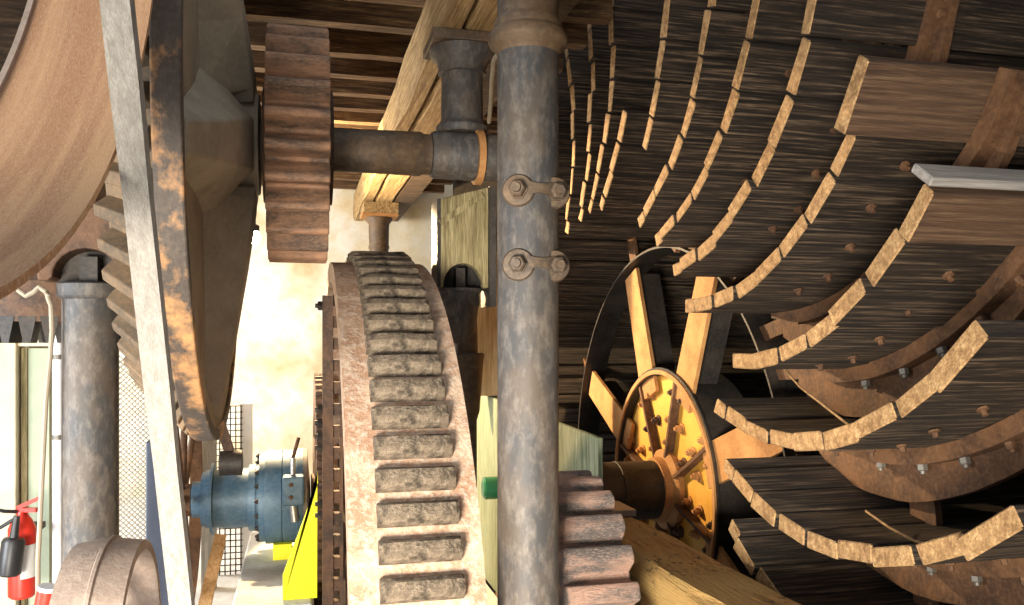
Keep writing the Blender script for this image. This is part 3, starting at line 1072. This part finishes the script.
# lower pulley at the bottom left
LPY, LPZ, LPR = 2.46, -.9, .365
lp = thing('flat_belt_pulley', 'grey-brown flat belt pulley with a ridge around it at the bottom left', 'pulley', (-.43, LPY, LPZ))
mb = MB()
mb.lathe((-.58, LPY, LPZ), (1, 0, 0), [(0, LPR - .03), (0, LPR - .008), (.05, LPR), (.078, LPR + .001), (.082, LPR + .008), (.09, LPR + .008), (.094, LPR + .001), (.165, LPR - .008), (.165, LPR - .035), (.06, LPR - .03)], 72, closed=True)
mb.build('rim', M['pulley2'], lp)
for i in range(5):
    a = R(30 + 72 * i)
    e = lambda r: (-.56, LPY - r * math.cos(a), LPZ + r * math.sin(a))
    MB().bar(e(.06), e(LPR - .02), .025, .07, (0, math.sin(a), math.cos(a))).build('spoke', M['pulley2'], lp)
MB().bar((-.645, LPY, LPZ - .05), (-.645, LPY, FLOOR), .1, .04, (1, 0, 0)).build('stand', M['rustdark'], lp)
MB().lathe((-.67, LPY, LPZ), (1, 0, 0), [(0, .075), (.17, .075)], 24).build('hub', M['rustdark'], lp)

# spoked rusty wheel on the gearbox shaft
sw = thing('spoked_wheel', 'thin rusty spoked wheel on the input shaft of the blue gearbox', 'wheel', (-.63, QY, QZ))
mb = MB()
mb.ringx(QY, QZ, circ(80, .69), .64, -.665, -.595, 0, True)
mb.build('rim', M['rust'], sw)
for i in range(8):
    a = R(12 + 45 * i)
    e = lambda r: (-.63, QY - r * math.cos(a), QZ + r * math.sin(a))
    MB().tube(e(.06), e(.65), .022, .018, 12).build('spoke', M['rust'], sw)
MB().lathe((-.68, QY, QZ), (1, 0, 0), [(0, .09), (.1, .09)], 24).build('hub', M['rust'], sw)

# blue gearbox
gbx = thing('blue_gearbox', 'dusty blue cylindrical gearbox with bolted flanges driving the ring gear', 'gearbox', (-.2, QY, -1.16))
MB().lathe((-.575, QY, QZ), (1, 0, 0), [(0, .1), (.05, .1), (.052, .15), (.07, .15), (.072, .16), (.1, .16), (.102, .2), (.115, .2), (.117, .16), (.2, .165), (.3, .165), (.302, .185), (.34, .19), (.342, .18), (.36, .18)], 44).build('input_neck', M['blue'], gbx)
MB().lathe((-.214, QY, QZ), (1, 0, 0), [(0, .25), (.03, .25), (.032, .262), (.12, .262), (.122, .255), (.126, .262), (.2, .262), (.202, .27), (.235, .27)], 48).build('body', M['blue'], gbx)
MB().lathe((.022, QY, QZ), (1, 0, 0), [(0, .27), (.02, .265), (.035, .12), (.04, .06)], 40).build('output_flange', M['steel'], gbx)
for i in range(18):
    a = R(20 * i + 4)
    mb = MB()
    nut(mb, (-.214, QY - .235 * math.cos(a), QZ + .235 * math.sin(a)), (-1, 0, 0), .014, .012)
    mb.build('bolt', M['darkiron'], gbx)
fx = at(293, 486, 4.6)
mb = MB()
mb.box(fx.x - .055, fx.x + .06, QY - .335, QY - .24, QZ + .0, QZ + .16)
mb.build('junction_box', M['blue'], gbx, bevel=.012)
for z in (.05, .115):
    mb = MB()
    nut(mb, (fx.x - .01, QY - .335, QZ + z), (0, -1, 0), .012, .008)
    mb.build('cover_screw', M['rust'], gbx)
mb = MB()
mb.tube((fx.x, QY - .29, QZ + .16), (fx.x, QY - .27, QZ + .25), .014, seg=10)
mb.build('grease_fitting', M['steel'], gbx)
MB().tube((fx.x, QY - .27, QZ + .25), (fx.x + .03, QY - .26, QZ + .36), .01, seg=8).build('lever', M['rust'], gbx)
MB().tube((fx.x, QY - .29, QZ), (fx.x + .01, QY - .29, QZ - .09), .02, seg=10).build('drain_plug', M['steel'], gbx)
MB().box(-.14, -.04, QY - .16, QY + .16, -1.205, QZ - .24).build('foot', M['yellow'], gbx)
# plinth
mb = MB()
mb.hexa([(-.32, 4.0, FLOOR), (.06, 4.0, FLOOR), (.06, 5.6, FLOOR), (-.32, 5.6, FLOOR), (-.3, 4.0, -1.206), (.06, 4.0, -1.206), (.06, 5.6, -1.206), (-.3, 5.6, -1.206)])
tag(mb.build('concrete_plinth', M['concrete'], bevel=.01), 'whitish concrete plinth under the blue gearbox and yellow guard', 'plinth')
# yellow guard
mb = MB()
yg0 = at(283, 588, 4.0)
pts = [at(283, 588, 4.0), at(330, 582, 4.0), at(330, 470, 4.0), at(326, 482, 4.0), at(283, 572, 4.0)]
yv = 4.08
n = 5
zlow = -1.206
pp = [(min(p.x, .083), max(p.z, zlow + .0)) for p in pts]
pp[0] = (pp[0][0], zlow); pp[1] = (pp[1][0], zlow)
mb.prismy(pp, yv, yv + .03)
tag(mb.build('yellow_guard', M['yellow'], bevel=.003), 'bright yellow triangular steel guard on the plinth in front of the gearbox', 'guard')

# belt tensioner: small black roller on an arm
rl = at(231, 463, 4.5)
bt = thing('tension_roller', 'small shiny black roller on a short timber arm above the blue gearbox neck', 'roller', rl)
MB().lathe(rl - Vector((.06, 0, 0)), (1, 0, 0), [(0, .05), (.004, .066), (.116, .066), (.12, .05)], 32).build('roller', M['darkiron'], bt)
ra = at(212, 425, 4.4)
MB().bar((ra.x, rl.y + .02, ra.z + .1), (rl.x, rl.y + .02, rl.z + .03), .05, .05, (0, 1, 0)).build('arm', M['rustdark'], bt)

wq = at(246, 420, 5.9)
tag(MB().box(wq.x - .04, wq.x + .04, wq.y, wq.y + .08, FLOOR, at(246, 404, 5.9).z).build('white_post', M['white']), 'short white painted post behind the tension roller', 'post')
wg = at(229, 420, 5.8)
mb = MB()
for i in range(6):
    x = wg.x - .1 + i * .035
    mb.box(x, x + .008, wg.y, wg.y + .008, FLOOR, at(229, 406, 5.8).z)
for i in range(28):
    z = at(229, 406, 5.8).z - .004 - i * .042
    mb.box(wg.x - .1, wg.x + .09, wg.y, wg.y + .008, z, z + .006)
tag(mb.build('wire_grid', M['darkiron']), 'dark wire grid panel behind the white post', 'grid')
ob = [at(220, 540, 4.6), at(206, 600, 4.3)]
e = ob[1] + (ob[1] - ob[0]) * ((FLOOR - ob[1].z) / (ob[1].z - ob[0].z))
mb = MB()
mb.bar(ob[0], e, .06, .1, (0, 1, 0))
tag(mb.build('timber_brace', M['orangeboard']), 'orange-brown timber brace under the gearbox neck', 'brace')
ob2 = [at(205, 440, 5.1), at(203, 600, 5.1)]
tag(MB().box(ob2[0].x - .06, ob2[0].x + .03, 5.75, 5.82, FLOOR, ob2[0].z).build('timber_post', M['greywood']), 'rough greyish timber post behind the spoked wheel', 'post')

# lamp by the far wall
lm = at(255, 237, 6.0)
lt = thing('hanging_lamp', 'small lit lamp hanging between the gear wheel and the pinion', 'lamp', lm)
MB().lathe(lm, (0, 0, 1), [(-.05, .01), (-.04, .03), (0, .045), (.03, .03), (.04, .02)], 20).build('bulb', M['lamp'], lt)
MB().lathe(lm, (0, 0, 1), [(.04, .03), (.08, .03), (.09, .01)], 16).tube(lm + Vector((0, 0, .085)), Vector((lm.x, lm.y, 1.742)), .006, seg=8).build('pendant_rod', M['black'], lt)

# pale cable at the bearing
pts = [at(u, v, d_) for u, v, d_ in ((508, 58, 2.62), (499, 53, 2.68), (494, 60, 2.85), (492, 80, 3.1), (491, 100, 3.35), (489, 122, 3.53))]
sm = []
for i in range(len(pts) - 1):
    for t in (0, .33, .66):
        sm.append(pts[i].lerp(pts[i + 1], t))
tag(MB().path(sm + [pts[-1]], .009, 8).build('looped_cable', M['cable']), 'thin pale cable looping down from the column collar to the bearing', 'cable')

# rough top block over the flared head
mb = MB()
mb.box(.875, 1.05, 1.2, 9.3, 1.32, 1.59)
tag(mb.build('timber_beam', M['deck']), 'dark rough timber beam over the cap plate next to the collar', 'beam')

# canister on the partition, dry stalks on the blades
def on_plane(u, v, X):
    t = (u - 512) / F
    Y = X * (CS - t * SN) / (t * CS + SN)
    return Vector((X, Y, (HY - v) / F * (X * SN + Y * CS)))


cc = on_plane(489, 488, 1.14)
tag(MB().lathe((1.1, cc.y, cc.z), (1, 0, 0), [(0, .05), (.01, .07), (.1, .07), (.119, .055)], 24).build('green_canister', M['greenglass']), 'small dark green canister fixed to the board partition behind the great gear', 'canister')
for lab, pp in (('thin dry stalk lying across the upper hollow blade beside the hub', ((786, 371, 1.76), (800, 387, 1.72), (822, 404, 1.67), (850, 426, 1.6))),
                ('thin dry stalk lying on the low curved blade near its lit board ends', ((866, 511, 1.78), (890, 528, 1.72), (915, 541, 1.66), (948, 549, 1.58)))):
    tag(MB().path([on_plane(*q_) for q_ in pp], .004, 6).build('dry_stalk', M['endgrain']), lab, 'stalk')

# ------------------------------------------------------------------ lift everything so that the mill floor is z = 0
for o in list(SC.objects):
    if o.parent is None:
        o.location.z += EYE

# ------------------------------------------------------------------ camera and light
cam = bpy.data.cameras.new('camera')
cam.sensor_width = 36
cam.lens = F / 1024 * 36
cam.shift_y = (HY - 302.5) / 1024
cam.clip_start = .05
co = bpy.data.objects.new('camera', cam)
COL.objects.link(co)
co.location = (0, 0, EYE)
co.rotation_euler = (PI / 2, 0, -TH)
SC.camera = co

def area_light(name, loc, target, sx, sz, power, colr, spread=PI):
    a = bpy.data.lights.new(name, 'AREA')
    a.shape = 'RECTANGLE'
    a.size, a.size_y = sx, sz
    a.energy = power
    a.color = colr
    a.spread = spread
    o = bpy.data.objects.new(name, a)
    COL.objects.link(o)
    o.location = Vector(loc) + Vector((0, 0, EYE))
    o.rotation_euler = (Vector(target) - Vector(loc)).to_track_quat('-Z', 'Y').to_euler()
    return o


area_light('gear_fill_light', (-1.5, -1.6, -1.0), (.3, 2.3, -1.2), 1.2, 1.0, 110, (1, .92, .8), R(75))  # unseen area light added behind left to brighten the great gear's front
area_light('wall_fill_light', (-3.2, 7.2, .5), (0, 7.0, -.6), 1.6, 1.6, 230, (1, .95, .86))  # unseen area light added at the back left to whiten the back wall
area_light('left_fill_light', (-3.6, 2.2, -.3), (-.1, 4.2, -.9), 1.2, 1.6, 45, (.92, .96, 1), R(80))  # unseen area light added to brighten gearbox and guard; assumed daylight, no window built
'''
sun = bpy.data.lights.new('low_sun', 'SUN')
sun.energy = 7.5
sun.color = (1, .82, .58)
sun.angle = R(.6)
so = bpy.data.objects.new('low_sun', sun)
COL.objects.link(so)
so.rotation_euler = Vector((1, 1.5, -.36)).to_track_quat('-Z', 'Y').to_euler()
'''
pt = bpy.data.lights.new('lamp_light', 'POINT')
pt.energy = 35
pt.color = (1, .74, .42)
pt.shadow_soft_size = .06
po = bpy.data.objects.new('lamp_light', pt)
COL.objects.link(po)
po.location = lm + Vector((0, .0, EYE - .12))

sp_ = bpy.data.lights.new('assumed_floodlight', 'SPOT')  # assumed floodlight at the lamp, cone set to light hub and lower blade ends
sp_.energy = 640
sp_.color = (1, .7, .38)
sp_.spot_size = R(88)
sp_.spot_blend = .06
sp_.shadow_soft_size = .03
so_ = bpy.data.objects.new('assumed_floodlight', sp_)
COL.objects.link(so_)
so_.location = lm + Vector((.06, -.06, EYE - .0))
so_.rotation_euler = Vector((2.28, -1.76, -1.9)).to_track_quat('-Z', 'Y').to_euler()

up = bpy.data.lights.new('beam_fill_light', 'SPOT')  # second spot added at the lamp to brighten the timber beam overhead
up.energy = 420
up.color = (1, .74, .4)
up.spot_size = R(76)
up.spot_blend = .3
up.shadow_soft_size = .03
uo = bpy.data.objects.new('beam_fill_light', up)
COL.objects.link(uo)
uo.location = lm + Vector((.05, .05, EYE))
uo.rotation_euler = Vector((.6, .4, .75)).to_track_quat('-Z', 'Y').to_euler()

w = bpy.data.worlds.new('sky')
SC.world = w
w.use_nodes = True
bg = w.node_tree.nodes['Background']
bg.inputs[0].default_value = (.86, .93, 1, 1)
bg.inputs[1].default_value = .62

SC.view_settings.view_transform = 'Standard'
SC.view_settings.look = 'None'
SC.view_settings.exposure = 0.3
SC.view_settings.gamma = 1
SC.view_settings.use_curve_mapping = False
